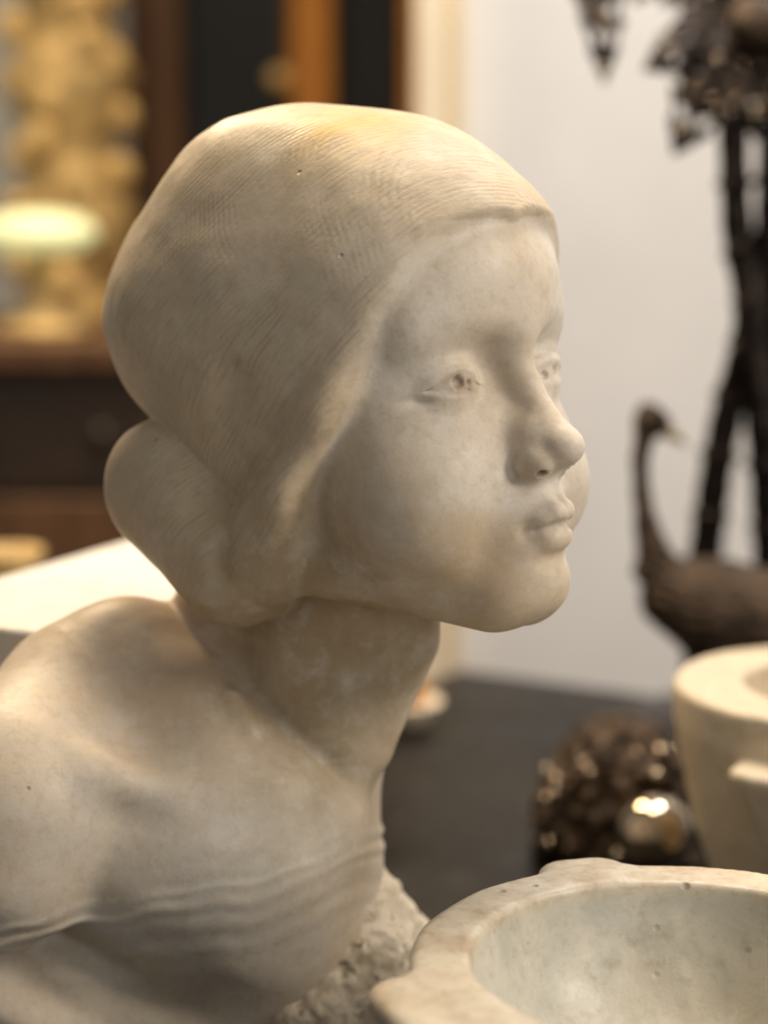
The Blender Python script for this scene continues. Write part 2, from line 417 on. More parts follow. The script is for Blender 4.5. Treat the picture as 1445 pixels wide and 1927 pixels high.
def face_detail(L, d):
    """nose, mouth, eyes: only evaluated on the front of the face"""
    x = L[:, 0]; xm = np.abs(x); y = L[:, 1]; z = L[:, 2]
    M = np.stack([xm, y, z], 1)
    # mouth barrel
    d = smin(d, ell(L, (0, 6.7, -6.1), (1.9, 3.1, 2.5)), 1.6)
    # brow
    d = smin(d, cone(M, (0.0, 7.2, 2.2), (4.2, 5.5, 2.6), 1.1, 1.0), 1.4)
    # sockets
    d = smax(d, -ell(M, (2.8, 9.0, 0.45), (2.2, 2.0, 1.55)), 1.2)
    d = d + bump(M, (1.8, 7.6, 0.75), (0.85, 1.0, 0.95), 0.50)
    # nose
    n = chain(L, [((0, 7.2, 1.6), 0.80), ((0, 8.2, -0.4), 0.66), ((0, 9.75, -2.6), 0.70)], 0.5)
    n = smin(n, ell(L, (0, 10.0, -2.9), (0.86, 0.95, 0.80)), 0.5)
    n = smin(n, ell(M, (0.82, 9.0, -3.45), (0.66, 1.0, 0.72)), 0.40)
    n = smin(n, cone(L, (0, 9.7, -3.4), (0, 8.0, -4.3), 0.42, 0.5), 0.4)
    n = smin(n, ell(M, (0.62, 8.5, -2.3), (0.75, 1.0, 0.9)), 0.6)
    d = smin(d, n, 0.65)
    d = d + f32(0.13) * np.exp(-(polyline_d(M, [(1.55, 8.5, -3.2), (1.62, 8.4, -3.6), (1.5, 8.5, -4.0)]) / f32(0.24)) ** 2)
    d = smax(d, -cone(M, (1.2, 9.75, -4.12), (0.45, 9.15, -3.35), 0.27, 0.22), 0.15)
    # lips
    lip_u = chain(M, [((0.0, 9.75, -5.75), 0.26), ((0.34, 9.70, -5.64), 0.28), ((0.66, 9.35, -5.88), 0.20), ((0.9, 9.1, -6.08), 0.12)], 0.3)
    d = smin(d, lip_u, 0.6)
    lip_l = chain(M, [((0.0, 9.42, -6.80), 0.33), ((0.34, 9.35, -6.76), 0.31), ((0.70, 9.05, -6.45), 0.18)], 0.3)
    d = smin(d, lip_l, 0.6)
    ml = polyline_d(M, [(0.0, 10.1, -6.26), (0.30, 10.0, -6.20), (0.58, 9.68, -6.24), (0.95, 9.1, -6.32)])
    d = d + f32(0.22) * np.exp(-(ml / f32(0.24)) ** 2)
    d = d + bump(M, (1.25, 8.8, -6.35), (0.38, 0.7, 0.5), 0.20)
    d = d + bump(L, (0, 9.8, -4.9), (0.30, 0.8, 0.5), 0.10)
    d = d + bump(L, (0, 9.3, -7.7), (1.0, 0.8, 0.42), 0.24)
    # eyes
    E = np.array((3.0, 5.95, 0.05), f32)
    u = M[:, 0] - E[0]; v = z - E[2]
    ball = sph(M, E, 1.41)
    up = f32(0.44) - f32(0.46) * (u / f32(1.2)) ** 2 + f32(0.04) * u
    lo = f32(-0.36) + f32(0.18) * (u / f32(1.2)) ** 2 - f32(0.02) * u
    op = np.maximum(v - up, lo - v) * f32(0.8)
    lid_u = smax(sph(M, E + np.array((0, 0.06, 0.05), f32), 1.53), -op, 0.30)
    iris = sph(M, (E[0] + 0.32, E[1] + 1.33, E[2] + 0.12), 0.27)
    iris2 = sph(M, (E[0] - 0.42, E[1] + 1.28, E[2] - 0.08), 0.24)
    ball = smax(ball, -np.minimum(iris, iris2), 0.12)
    d = smin(d, lid_u, 0.45)
    d = smax(d, -np.maximum(op + f32(0.02), np.abs(sph(M, E, 1.6)) - f32(0.32)), 0.20)
    d = smin(d, ball, 0.22)
    dc = v - (f32(0.92) - f32(0.26) * (u / f32(1.4)) ** 2)
    d = d + f32(0.06) * np.exp(-(dc / f32(0.13)) ** 2) * np.exp(-(u / f32(1.5)) ** 4) * sstep(4.5, 6.0, y)
    # soft fold under the eye and at the outer corner
    d = d + bump(M, (4.5, 6.0, -0.55), (0.7, 0.8, 0.25), 0.16)
    return d

def face_sdf(L):
    x = L[:, 0]; xm = np.abs(x); y = L[:, 1]; z = L[:, 2]
    M = np.stack([xm, y, z], 1)
    tp = np.interp(z, [-12, -9, -5, 0, 8], [0.70, 0.80, 0.95, 1.0, 1.0]).astype(f32)
    T = np.stack([xm / tp, y, z], 1)
    d = ell(L, (0, -1.2, 3.4), (7.5, 9.3, 8.1))
    d = smin(d, ell(T, (0, 1.7, -2.6), (6.6, 6.6, 7.6)) * f32(0.85), 2.0)
    d = smin(d, ell(L, (0, 2.6, 4.0), (6.0, 6.0, 5.0)), 1.5)
    d = smin(d, ell(M, (0, 7.05, -8.9), (2.2, 2.35, 1.6)), 1.8)
    d = smin(d, cone(M, (1.2, 6.4, -9.4), (5.0, 0.2, -7.6), 1.1, 1.5), 2.0)
    d = smin(d, ell(M, (3.9, 4.9, -5.1), (2.75, 2.8, 2.9)), 2.2)
    m = (y > 3.0) & (z > -9.5) & (z < 5.0) & (np.abs(d) < 4)
    if m.any():
        d[m] = face_detail(L[m], d[m])
    return d

def hair_sdf(L):
    x = L[:, 0]; xm = np.abs(x); y = L[:, 1]; z = L[:, 2]
    M = np.stack([xm, y, z], 1)
    cap = ell(L, (0, -2.8, 3.8), (8.6, 11.5, 8.8))
    cap = smin(cap, ell(L, (1.2, -5.6, 4.6), (7.0, 8.2, 7.3)), 2.0)
    cap = smin(cap, smin(ell(L, (0, -1.2, 3.4), (7.5, 9.3, 8.1)), ell(L, (0, 2.6, 4.0), (6.0, 6.0, 5.0)), 1.5) - f32(0.46), 0.8)
    side = ell(M, (4.8, -2.2, -1.0), (3.0, 5.8, 6.5))
    cap = smin(cap, side, 2.0)
    # broad planes left by the chisel on the side of the cap
    cap = smax(cap, xm * f32(0.90) + y * f32(0.10) + z * f32(0.42) - f32(9.35), 1.6)
    cap = smax(cap, xm * f32(0.62) - y * f32(0.52) + z * f32(0.58) - f32(13.15), 1.6)
    # thick lock swept from the temple over the ear
    st = chain(M, [((5.3, 4.1, 3.6), 1.25), ((6.2, 2.9, -0.9), 1.65), ((6.6, 0.9, -4.2), 1.9), ((6.5, -1.5, -7.0), 2.35)], 0.8)
    d = smin(cap, st, 0.35)
    d = smax(d, hairline_field(L), np.interp(z, [-6, 0, 3, 6], [0.7, 0.7, 0.6, 0.8]).astype(f32))
    # roll of hair hanging behind the ear, drawn forward and down into the lock
    roll = cone(M, (6.1, -7.5, -4.3), (6.3, -3.6, -7.3), 3.4, 3.05)
    roll = smax(roll, xm * f32(0.97) - y * f32(0.14) + z * f32(0.1) - f32(9.4), 1.2)
    d = smin(d, roll, 0.25)
    d = smin(d, ell(M, (3.0, -6.0, -5.2), (4.0, 4.2, 3.8)), 1.2)
    # hollow where the lock turns over the roll
    d = d + f32(1.0) * np.exp(-(polyline_d(M, [(8.6, -1.2, 0.6), (8.9, -2.6, -2.4), (9.0, -3.0, -4.4)]) / f32(0.95)) ** 2)
    d = d + f32(0.42) * np.exp(-(polyline_d(M, [(8.9, -2.6, -4.0), (9.0, -2.2, -6.0), (8.8, -2.2, -7.4)]) / f32(0.5)) ** 2)
    d = d - f32(0.40) * vnoise(L * f32(0.28), 11) - f32(0.07) * vnoise(L * f32(0.9), 12)
    return d

def body_sdf(P, L):
    near = (np.abs(L) < 15).all(1)
    nt = to_world((0, -1.0, -6.0), HEAD); nb = at(540, 1450, 2.5)
    d = cone(P, nt, nb, 4.3, 4.3)
    d = smin(d, cone(P, to_world((0.5, -4.6, -4.5), HEAD), at(430, 1330, 4.0), 4.2, 4.2), 1.5)
    if near.any():
        d[near] = smin(d[near], face_sdf(L[near]), 1.0)
    # tendon down the side of the throat, wind pipe
    d = smin(d, cone(P, at(545, 1190, -2.4), at(640, 1450, -1.7), 0.6, 0.6), 2.4)
    d = smin(d, cone(P, at(782, 1215, -1.0), at(690, 1400, -1.0), 0.6, 0.7), 2.6)
    t = chain(P, [(at(330, 1245, 3), 2.7), (at(150, 1330, 0), 3.8), (at(40, 1480, -5), 4.3)], 1.0)
    t = smin(t, ell(P, at(330, 1570, -1), (7.5, 6.5, 6.0)), 2.5)
    t = smin(t, ell(P, at(470, 1600, 2), (6.35, 8.0, 9.0)), 2.5)
    t = smin(t, chain(P, [(at(240, 1228, 1), 2.5), (at(330, 1330, -1), 2.8), (at(400, 1425, -2.2), 2.5), (at(490, 1500, -2.6), 2.1), (at(600, 1535, -2.2), 1.7)], 1.0), 2.0)
    t = smin(t, cone(P, at(30, 1530, -6.0), at(10, 1610, -6.2), 4.0, 4.0), 1.0)
    t = smin(t, ell(P, at(330, 1900, 2.6), (5.2, 7.5, 8.0)), 3.0)
    t = smin(t, ell(P, at(40, 1880, 0.6), (9.0, 7.6, 7.2)), 1.4)
    t = smin(t, chain(P, [(at(560, 1500, -3.3), 0.7), (at(400, 1510, -5.0), 0.7), (at(170, 1450, -7.0), 0.8)], 0.5), 1.4)
    # little knot of stone where shoulder and neck meet, shallow hollow above the collar bone
    d = smin(d, t, np.interp(P[:, 0], [-6, -2, 1], [0.45, 0.6, 1.6]).astype(f32))
    d = smin(d, cone(P, at(436, 1312, -3.0), at(468, 1372, -3.55), 0.22, 0.30), 0.7)
    d = d + bump(P, at(275, 1385, -6.0), (2.0, 2.5, 1.5), 0.45)
    d = d - f32(0.10) * vnoise(P * f32(0.42), 21)
    return d

def bust_all(P):
    L = to_local(P, HEAD)
    b = body_sdf(P, L)
    near = (np.abs(L) < 17).all(1)
    if near.any():
        b[near] = smin(b[near], hair_sdf(L[near]), 0.4)
    return b

def dress_w(P):
    """height above the neckline of the dress (cm)"""
    x = P[:, 0]; y = P[:, 1]
    return P[:, 2] - (f32(-15.18) + f32(0.198) * x - f32(0.2075) * y) + f32(0.12) * np.sin(x * f32(0.9)) + f32(0.08) * np.sin(x * f32(2.1) + 1)
def dress_relief(P, w):
    x = P[:, 0]; y = P[:, 1]
    k = x * f32(0.75) + y * f32(0.6)
    r = f32(0.10) * sstep(0.15, -0.35, w)
    wv = w + f32(0.18) * np.sin(k * f32(0.55))
    am = f32(0.65) + f32(0.35) * np.sin(k * f32(0.31) + 1.0)
    r = r + f32(0.7) * am * (f32(0.08) * np.exp(-((wv + 0.10) / 0.22) ** 2) + f32(0.12) * np.exp(-((wv + 0.95) / 0.24) ** 2) + f32(0.08) * np.exp(-((wv + 1.6 + 0.05 * k) / 0.26) ** 2) - f32(0.08) * np.exp(-((wv + 0.5) / 0.22) ** 2))
    fade = np.exp(-((w + 4.0) / 3.0) ** 2)
    r = r + f32(0.05) * fade * np.sin(w * f32(1.7) + k * f32(0.5) + f32(1.6) * np.sin(k * f32(0.33) + w * f32(0.4)))
    r = r + f32(0.022) * np.exp(-((w + 2.2) / 1.8) ** 2) * np.sin(wv * f32(5.2) + k * f32(0.22) + f32(1.2) * np.sin(k * f32(0.5)))
    # loose folds gathering at the lower left
    g = np.exp(-(((x + 17) / 6.0) ** 2 + ((P[:, 2] + 21) / 4.0) ** 2))
    r = r + f32(0.25) * g * np.sin((P[:, 2] * f32(1.2) + x * f32(0.9)) * f32(1.5))
    return r.astype(f32)

def bust_all(P):
    L = to_local(P, HEAD)
    b = body_sdf(P, L)
    near = (np.abs(L) < 17).all(1)
    if near.any():
        b[near] = smin(b[near], hair_sdf(L[near]), 0.4)
    low = P[:, 2] < -10
    if low.any():
        Q = P[low]; b[low] = b[low] - dress_relief(Q, dress_w(Q)) * sstep(-9.9, -11.0, Q[:, 2])
        b[low] = smax(b[low], -(Q[:, 2] + f32(28.6)), 0.5)
    return b

def bust_labels(V):
    L = to_local(V, HEAD)
    b = body_sdf(V, L); h = hair_sdf(L)
    lab = np.zeros(len(V), int)
    lab[h < b] = 1
    lab[(dress_w(V) < 0.05) & (V[:, 2] < -11) & (h > 1)] = 2
    return lab, np.clip(b - h, -1, 3)
VOX = 0.15
# ---------------------------------------------------------------- shared materials
MAT_WALL = simple('wall_paint', (0.80, 0.775, 0.755), 0.8, var=0.055, scale=4, bumpd=0.001, bscale=40)
MAT_CREAM = simple('cream_paint', (0.87, 0.76, 0.58), 0.55, var=0.05, scale=5)
t = NT('black_stone_top'); p = t.coord(); n = t.noise(p, 5, 5, 0.6, 0.6)
c = t.mix(t.ramp(n, [(0.40, 0.0), (0.68, 1.0)]), (0.009, 0.008, 0.007), (0.026, 0.023, 0.020))
c = t.mix(t.math('MULTIPLY', t.ramp(t.noise(p, 60, 5, 0.7), [(0.56, 0.0), (0.70, 1.0)]), 0.5), c, (0.085, 0.075, 0.062))
MAT_TABLE = t.out(c, t.ramp(n, [(0.35, 0.28), (0.65, 0.5)]), t.bump(t.noise(p, 25, 4, 0.6), 0.0008, 0.6)); t.b.inputs['Specular IOR Level'].default_value = 0.10
MAT_BRONZE = simple('dark_bronze', (0.018, 0.012, 0.009), 0.26, 0.85, var=0.5, scale=35, bumpd=0.003, bscale=130)
MAT_BRONZE_B = simple('brown_bronze', (0.075, 0.050, 0.032), 0.38, 0.75, var=0.7, scale=60, bumpd=0.010, bscale=110)
MAT_BRONZE_P = simple('polished_bronze', (0.50, 0.41, 0.30), 0.09, 1.0, var=0.25, scale=15, bumpd=0.0005, bscale=40)
MAT_BEAK = simple('dull_yellow_beak', (0.36, 0.28, 0.12), 0.5, 0.3)
MAT_GILT = simple('worn_gilding', (0.58, 0.39, 0.15), 0.6, 0.1, var=0.45, scale=18, bumpd=0.006, bscale=40)
MAT_ORANGE = wood('orange_varnished_wood', (0.36, 0.13, 0.018), (0.60, 0.25, 0.04), 0.35)
MAT_BROWN = wood('brown_wood', (0.07, 0.032, 0.013), (0.16, 0.075, 0.03), 0.45)
MAT_DARKWOOD = wood('dark_wood', (0.018, 0.011, 0.007), (0.045, 0.026, 0.014), 0.4, 'X')
MAT_BLACK = simple('black_glass_panel', (0.012, 0.013, 0.013), 0.3, var=0.3, scale=4)
MAT_PALE = simple('pale_wall_paint', (0.72, 0.70, 0.63), 0.8, var=0.04, scale=3)
MAT_WHITE = carved_marble('white_marble_block', (0.80, 0.77, 0.70), (0.70, 0.67, 0.62), (0.76, 0.68, 0.56), 3.1)
MAT_MORTAR = carved_marble('grey_cream_marble', (0.60, 0.56, 0.47), (0.42, 0.41, 0.35), (0.52, 0.44, 0.31), 0.0, 0.152)
MAT_MORTAR2 = carved_marble('cream_marble', (0.63, 0.53, 0.38), (0.55, 0.48, 0.37), (0.50, 0.37, 0.23), 5.7)
MAT_ROUGH = carved_marble('rough_stone', (0.70, 0.60, 0.45), (0.60, 0.52, 0.40), (0.52, 0.38, 0.23), 8.3)
MAT_AMBER = simple('amber_glaze', (0.55, 0.24, 0.04), 0.3)
TABLE_Z = -29.6

# ---------------------------------------------------------------- the setting
o = bm_obj('wall', box_bm((at(874, 100, 130)[0] + 0.1, 130, -105), (190, 140, 150)), MAT_WALL); tag(o, kind='structure')
bm = bmesh.new(); box_bm((-220, -60, -110), (190, 270, -105), bm)
o = bm_obj('floor', bm, MAT_BROWN); tag(o, kind='structure')
o = bm_obj('back_wall', box_bm((-220, 262, -105), (60, 270, 150)), MAT_PALE); tag(o, kind='structure')
# cream door jamb at the end of the white wall
jx0 = at(783, 100, 130)[0]; jx1 = at(874, 100, 128)[0]
jamb = empty('door_jamb', (jx0, 130, -105), 'cream painted jamb at the left end of the white wall', 'door frame')
def jl(v): return (v[0] - jx0, v[1] - 130, v[2] + 105)
bm_obj('casing', box_bm(jl((jx0, 126, -105)), jl((jx1, 142, 150))), MAT_CREAM, jamb, bevel=0.4)
bm_obj('bead', box_bm(jl((jx1 - 1.0, 124.8, -105)), jl((jx1 + 0.2, 125.9, 150))), MAT_CREAM, jamb, bevel=0.3)

# table
K = Vector((6.6, 87.0)); ta = Vector((0.873, -0.488)); tb = Vector((-0.488, -0.873))
def tp(a, b, z): q = K + ta * a + tb * b; return (q.x, q.y, z)
tab = empty('table', tp(80, 62, -105), 'black stone topped table under the bust and bronzes', 'table')
org = Vector(tp(80, 62, -105))
def prism(poly, z0, z1, off):
    bm = bmesh.new()
    lo = [bm.verts.new(Vector((p[0], p[1], z0)) - off) for p in poly]; hi = [bm.verts.new(Vector((p[0], p[1], z1)) - off) for p in poly]
    bm.faces.new(lo[::-1]); bm.faces.new(hi)
    for i in range(len(poly)):
        j = (i + 1) % len(poly); bm.faces.new((lo[i], lo[j], hi[j], hi[i]))
    return bm
bm_obj('table_top', prism([tp(0, 0, 0), tp(150, 0, 0), tp(150, 125, 0), tp(0, 125, 0)], TABLE_Z - 3.5, TABLE_Z, org), MAT_TABLE, tab, bevel=0.5)
bm_obj('apron', prism([tp(6, 6, 0), tp(144, 6, 0), tp(144, 119, 0), tp(6, 119, 0)], TABLE_Z - 13, TABLE_Z - 3.6, org), MAT_DARKWOOD, tab)
for a, b in ((7, 7), (138, 7), (7, 113), (138, 113)):
    bm_obj('leg', prism([tp(a, b, 0), tp(a + 5, b, 0), tp(a + 5, b + 5, 0), tp(a, b + 5, 0)], -105, TABLE_Z - 13.1, org), MAT_DARKWOOD, tab)

# ---------------------------------------------------------------- marble bust
BASE = np.array((-6.0, 1.0, TABLE_Z))
STAINS_AND_SHADE = [((-0.016, -0.022, 0.174), 0.046, (0.80, 0.49, 0.10), 1.0),
          (tuple(at(560, 1590, -5) / 100), 0.11, (0.63, 0.60, 0.55), 0.75), (tuple(at(330, 1760, -6) / 100), 0.10, (0.56, 0.53, 0.48), 0.7),  # greys painted in for cool daylight on the chest
          (tuple(at(620, 1330, -2) / 100), 0.130, (0.33, 0.245, 0.13), 1.0),  # brown patina with the throat's shading painted in
          (tuple(at(520, 1210, -4) / 100), 0.075, (0.33, 0.235, 0.12), 1.0),  # shade below the hair ends, painted on the neck
          (tuple(at(640, 1080, -6) / 100), 0.095, (0.37, 0.26, 0.14), 1.0),  # brown patina plus undercut shade behind the hair edge, painted in
          (tuple(at(300, 1290, -3) / 100), 0.090, (0.56, 0.40, 0.26), 0.6),
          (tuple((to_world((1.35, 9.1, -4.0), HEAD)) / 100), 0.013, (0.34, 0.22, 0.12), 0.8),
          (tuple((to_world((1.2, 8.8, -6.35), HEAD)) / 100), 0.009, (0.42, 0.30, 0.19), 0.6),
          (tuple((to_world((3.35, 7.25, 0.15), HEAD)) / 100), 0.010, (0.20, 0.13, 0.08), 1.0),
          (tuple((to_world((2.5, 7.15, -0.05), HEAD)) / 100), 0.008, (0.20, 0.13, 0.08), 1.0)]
bust = empty('marble_bust', BASE, 'life size cream marble bust of a girl with bobbed hair looking right', 'bust')
V, N, F = surface_nets(bust_all, (-28, -18, -30), (16, 18, 22), VOX)
lab, edge = bust_labels(V)
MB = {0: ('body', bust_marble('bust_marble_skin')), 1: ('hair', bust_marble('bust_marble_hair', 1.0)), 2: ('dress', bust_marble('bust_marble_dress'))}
def split_parts(V, N, F, lab, table, parent, base, extra=None):
    fl = np.sort(lab[F], 1)[:, 1]
    out = []
    for k, (nm, mat) in table.items():
        f = F[fl == k]
        if len(f) == 0: continue
        u, inv = np.unique(f, return_inverse=True); f = inv.reshape(f.shape)
        at_ = {a: v[u] for a, v in (extra or {}).items()}
        out.append(obj(nm, mesh_from_arrays(nm, V[u] - base.astype(f32), f, mat, N[u], at_), parent))
    return out
split_parts(V, N, F, lab, MB, bust, BASE, {'pos': V / 100, 'headpos': to_local(V, HEAD), 'edge': edge})

def stone_base(P):
    q = P
    d = ell(q, at(625, 1965, 1.5), (6.2, 6.5, 9.4))
    d = smin(d, ell(q, (-12, 3, -30), (10, 8, 6.5)), 2.0)
    d = smax(d, -(q[:, 2] - f32(TABLE_Z)), 0.3)
    w = vnoise(q * f32(0.55), 3) * f32(1.6) + vnoise(q * f32(1.3), 5) * f32(0.9) + np.abs(vnoise(q * f32(2.6), 7)) * f32(0.6)
    return (d + f32(0.65) * w) * f32(0.8)
V, N, F = surface_nets(stone_base, (-25, -12, -31), (8, 16, -12), 0.3)
obj('rough_base', mesh_from_arrays('rough_base', V - BASE.astype(f32), F, MAT_ROUGH, N), bust)

# ---------------------------------------------------------------- mortars
def mortar(name, label, c, R, H, rin, depth, lug_dirs, mat, vox, lug=(2.0, 2.4), foot=0.62, lug_dz=0.0, seed=0.0):
    """c = centre of the rim (cm)"""
    c = np.array(c, float); zb = TABLE_Z
    def outer(P):
        q = P - c.astype(f32); r = np.sqrt(q[:, 0] ** 2 + q[:, 1] ** 2)
        h = np.clip((P[:, 2] - zb) / (c[2] - zb), 0, 1)
        prof = np.interp(h, [0, 0.12, 0.5, 0.85, 1.0], [foot * R, foot * R * 1.02, R * 0.86, R * 0.985, R]).astype(f32)
        d = (r - prof) * f32(0.93)
        d = smax(d, q[:, 2], 0.5)
        return smax(d, -(P[:, 2] - f32(zb)), 0.5)
    def inner(P):
        q = P - c.astype(f32)
        return ell(q, (0, 0, 0.25), (rin, rin, depth))
    def one_lug(P, al):
        a = al[0]; lug = al[1:]
        q = P - c.astype(f32); ca, sa = math.cos(a), math.sin(a)
        u = q[:, 0] * ca + q[:, 1] * sa; v = -q[:, 0] * sa + q[:, 1] * ca; w = q[:, 2] - f32(lug_dz)
        L3 = np.stack([u, v, w], 1)
        # tongue with a flat top, rounded end and a taper downwards
        hw = np.interp(w, [-7, 0], [lug[1] * 0.45, lug[1]]).astype(f32); ext = np.interp(w, [-7, 0], [-1.2, lug[0]]).astype(f32)
        cr = f32(1.7)
        d2 = np.sqrt(np.maximum(u - (f32(R) + ext - cr), 0) ** 2 + np.maximum(np.abs(v) - (hw - cr), 0) ** 2) - cr
        d2 = np.maximum(d2, np.maximum(u - (f32(R) + ext), np.abs(v) - hw))
        d = smax(d2 * f32(0.85), w, 0.9)
        d = smax(d, -(w + f32(7)), 0.8)
        return smax(d, f32(R - 2.2) - u, 0.4)
    def wob(P):
        return (0.03 * np.sin(P[:, 0] * 1.3 + seed) * np.sin(P[:, 1] * 1.1 + seed * 2) + 0.015 * np.sin(P[:, 2] * 2.9 + P[:, 0] * 2.1)).astype(f32)
    def full(P):
        d = outer(P)
        for a in lug_dirs: d = smin(d, one_lug(P, a), 0.3)
        return smax(d, -inner(P), 0.35) + wob(P) * f32(0.4) - f32(0.10) * vnoise(P * f32(0.35), 41)
    base = np.array((c[0], c[1], zb))
    e = empty(name, base, label, 'mortar', 'marble mortars')
    m = R + lug[0] + 2
    V, N, F = surface_nets(full, (c[0] - m, c[1] - m, zb - 1), (c[0] + m, c[1] + m, c[2] + 1.5), vox)
    lab = np.zeros(len(V), int); d0 = outer(V)
    tbl = {0: ('bowl', mat)}
    for i, a in enumerate(lug_dirs):
        dl = one_lug(V, a); q = V - c.astype(f32)
        lab[(dl < d0) & (np.sqrt(q[:, 0] ** 2 + q[:, 1] ** 2) > R * 0.97)] = i + 1
        tbl[i + 1] = ('lug', mat)
    split_parts(V, N, F, lab, tbl, e, base)
    return e
mortar('stone_mortar', 'wide grey marble mortar with open bowl in the lower right foreground', (11.7, -17.5, -14.4), 10.8, 14.6, 8.35, 7.6,
       [(math.radians(a), e, w) for a, e, w in ((106, 1.7, 2.3), (203, 2.1, 3.3), (286, 1.8, 2.4), (16, 1.7, 2.3))], MAT_MORTAR, 0.2, (2.2, 3.3), seed=0.4)
mortar('stone_mortar', 'taller cream marble mortar cut by the right edge of the photo', (25.6, 20.0, -13.3), 9.2, 16.3, 5.2, 8.0,
       [(math.radians(a), 2.4, 2.4) for a in (238, 58)], MAT_MORTAR2, 0.3, (2.4, 2.4), 0.60, -2.6, seed=2.0)

# ---------------------------------------------------------------- white marble block behind the shoulder
pA = at(0, 1083, 20); pB = at(290, 1001, 33.5)
zt = (pA[2] + pB[2]) / 2
e1 = Vector((pB[0] - pA[0], pB[1] - pA[1])).normalized(); e2 = Vector((e1.y, -e1.x))
A2 = Vector((pA[0], pA[1])) - e1 * 10
poly = [A2, A2 + e1 * 23, A2 + e1 * 23 + e2 * 17, A2 + e2 * 17]
cen = sum(poly, Vector((0, 0))) / 4
blk = empty('marble_block', (cen.x, cen.y, TABLE_Z), 'bright white marble block behind the shoulder of the bust', 'block')
off = Vector((cen.x, cen.y, TABLE_Z))
bm_obj('slab', prism([(p.x, p.y) for p in poly], zt - 2.5, zt, off), MAT_WHITE, blk, bevel=0.35)
ins = [cen + (p - cen) * 0.985 for p in poly]
bm_obj('plinth', prism([(p.x, p.y) for p in ins], TABLE_Z, zt - 2.52, off), MAT_WHITE, blk, bevel=0.3)

# ---------------------------------------------------------------- small cream saucer with amber top, behind the neck
c = at(768, 1330, 68); c = np.array((c[0], c[1], TABLE_Z))
e = empty('saucer', c, 'small cream saucer with an amber knob behind the throat of the bust', 'dish')
bm_obj('dish', lathe_bm([(0, 0), (1.3, 0), (1.7, 0.6), (2.6, 1.8), (2.8, 2.2), (2.5, 2.3), (2.0, 1.7), (0, 1.3)]), MAT_CREAM, e, True)
bm_obj('knob', lathe_bm([(0, 1.4), (1.3, 1.8), (1.7, 2.8), (1.5, 3.8), (0.8, 4.4), (0, 4.5)]), MAT_AMBER, e, True)

# ---------------------------------------------------------------- bronze dome with polished ball
dc = np.array((at(1165, 1500, 37)[0], 37.0, TABLE_Z))
dome = empty('bronze_ornament', dc, 'brown bronze leafy dome with a polished ball in front of it', 'ornament')
random.seed(4)
def dome_sdf(P):
    q = P - dc.astype(f32)
    d = ell(q, (0, 0, 1.0), (5.6, 4.6, 8.6))
    an = np.arctan2(q[:, 1], q[:, 0]); zz = q[:, 2]
    w = np.sin(an * 9 + zz * 1.1) * np.sin(zz * 1.9 + np.sin(an * 3)) + 0.5 * np.sin(an * 17 - zz * 2.3)
    d = d - f32(0.16) * w.astype(f32) - f32(1.1) * vnoise(q * f32(0.75), 31) - f32(0.5) * vnoise(q * f32(1.7), 32)
    return smax(d * f32(0.8), -q[:, 2], 0.3)
V, N, F = surface_nets(dome_sdf, dc - np.array((8, 8, 1)), dc + np.array((8, 8, 12)), 0.25)
obj('dome', mesh_from_arrays('dome', V - dc.astype(f32), F, MAT_BRONZE_B, N), dome)
bc = at(1232, 1565, 29.5) - dc
bm = bmesh.new(); bmesh.ops.create_uvsphere(bm, u_segments=40, v_segments=24, radius=2.35); bmesh.ops.translate(bm, vec=Vector(bc), verts=bm.verts)
bm_obj('ball', bm, MAT_BRONZE_P, dome, True)
bm_obj('ball_foot', lathe_bm([(0, 0), (2.6, 0), (2.6, 0.5), (1.5, 1.0), (1.2, bc[2] - 1.9), (0, bc[2] - 1.8)], (bc[0], bc[1], 0)), MAT_BRONZE, dome, True)
for k in range(26):
    a = random.uniform(math.pi * 0.9, math.pi * 2.1); h = random.uniform(1.0, 8.5); rr = math.sqrt(max(0.05, 1 - ((h - 1) / 8.6) ** 2))
    p = Vector((5.7 * rr * math.cos(a), 4.7 * rr * math.sin(a), h))
    if (p - Vector(bc)).length < 2.8: continue
    bm = bmesh.new(); bmesh.ops.create_icosphere(bm, subdivisions=2, radius=random.uniform(0.3, 0.5)); bmesh.ops.translate(bm, vec=p, verts=bm.verts)
    bm_obj('berry', bm, MAT_BRONZE_P, dome, True)

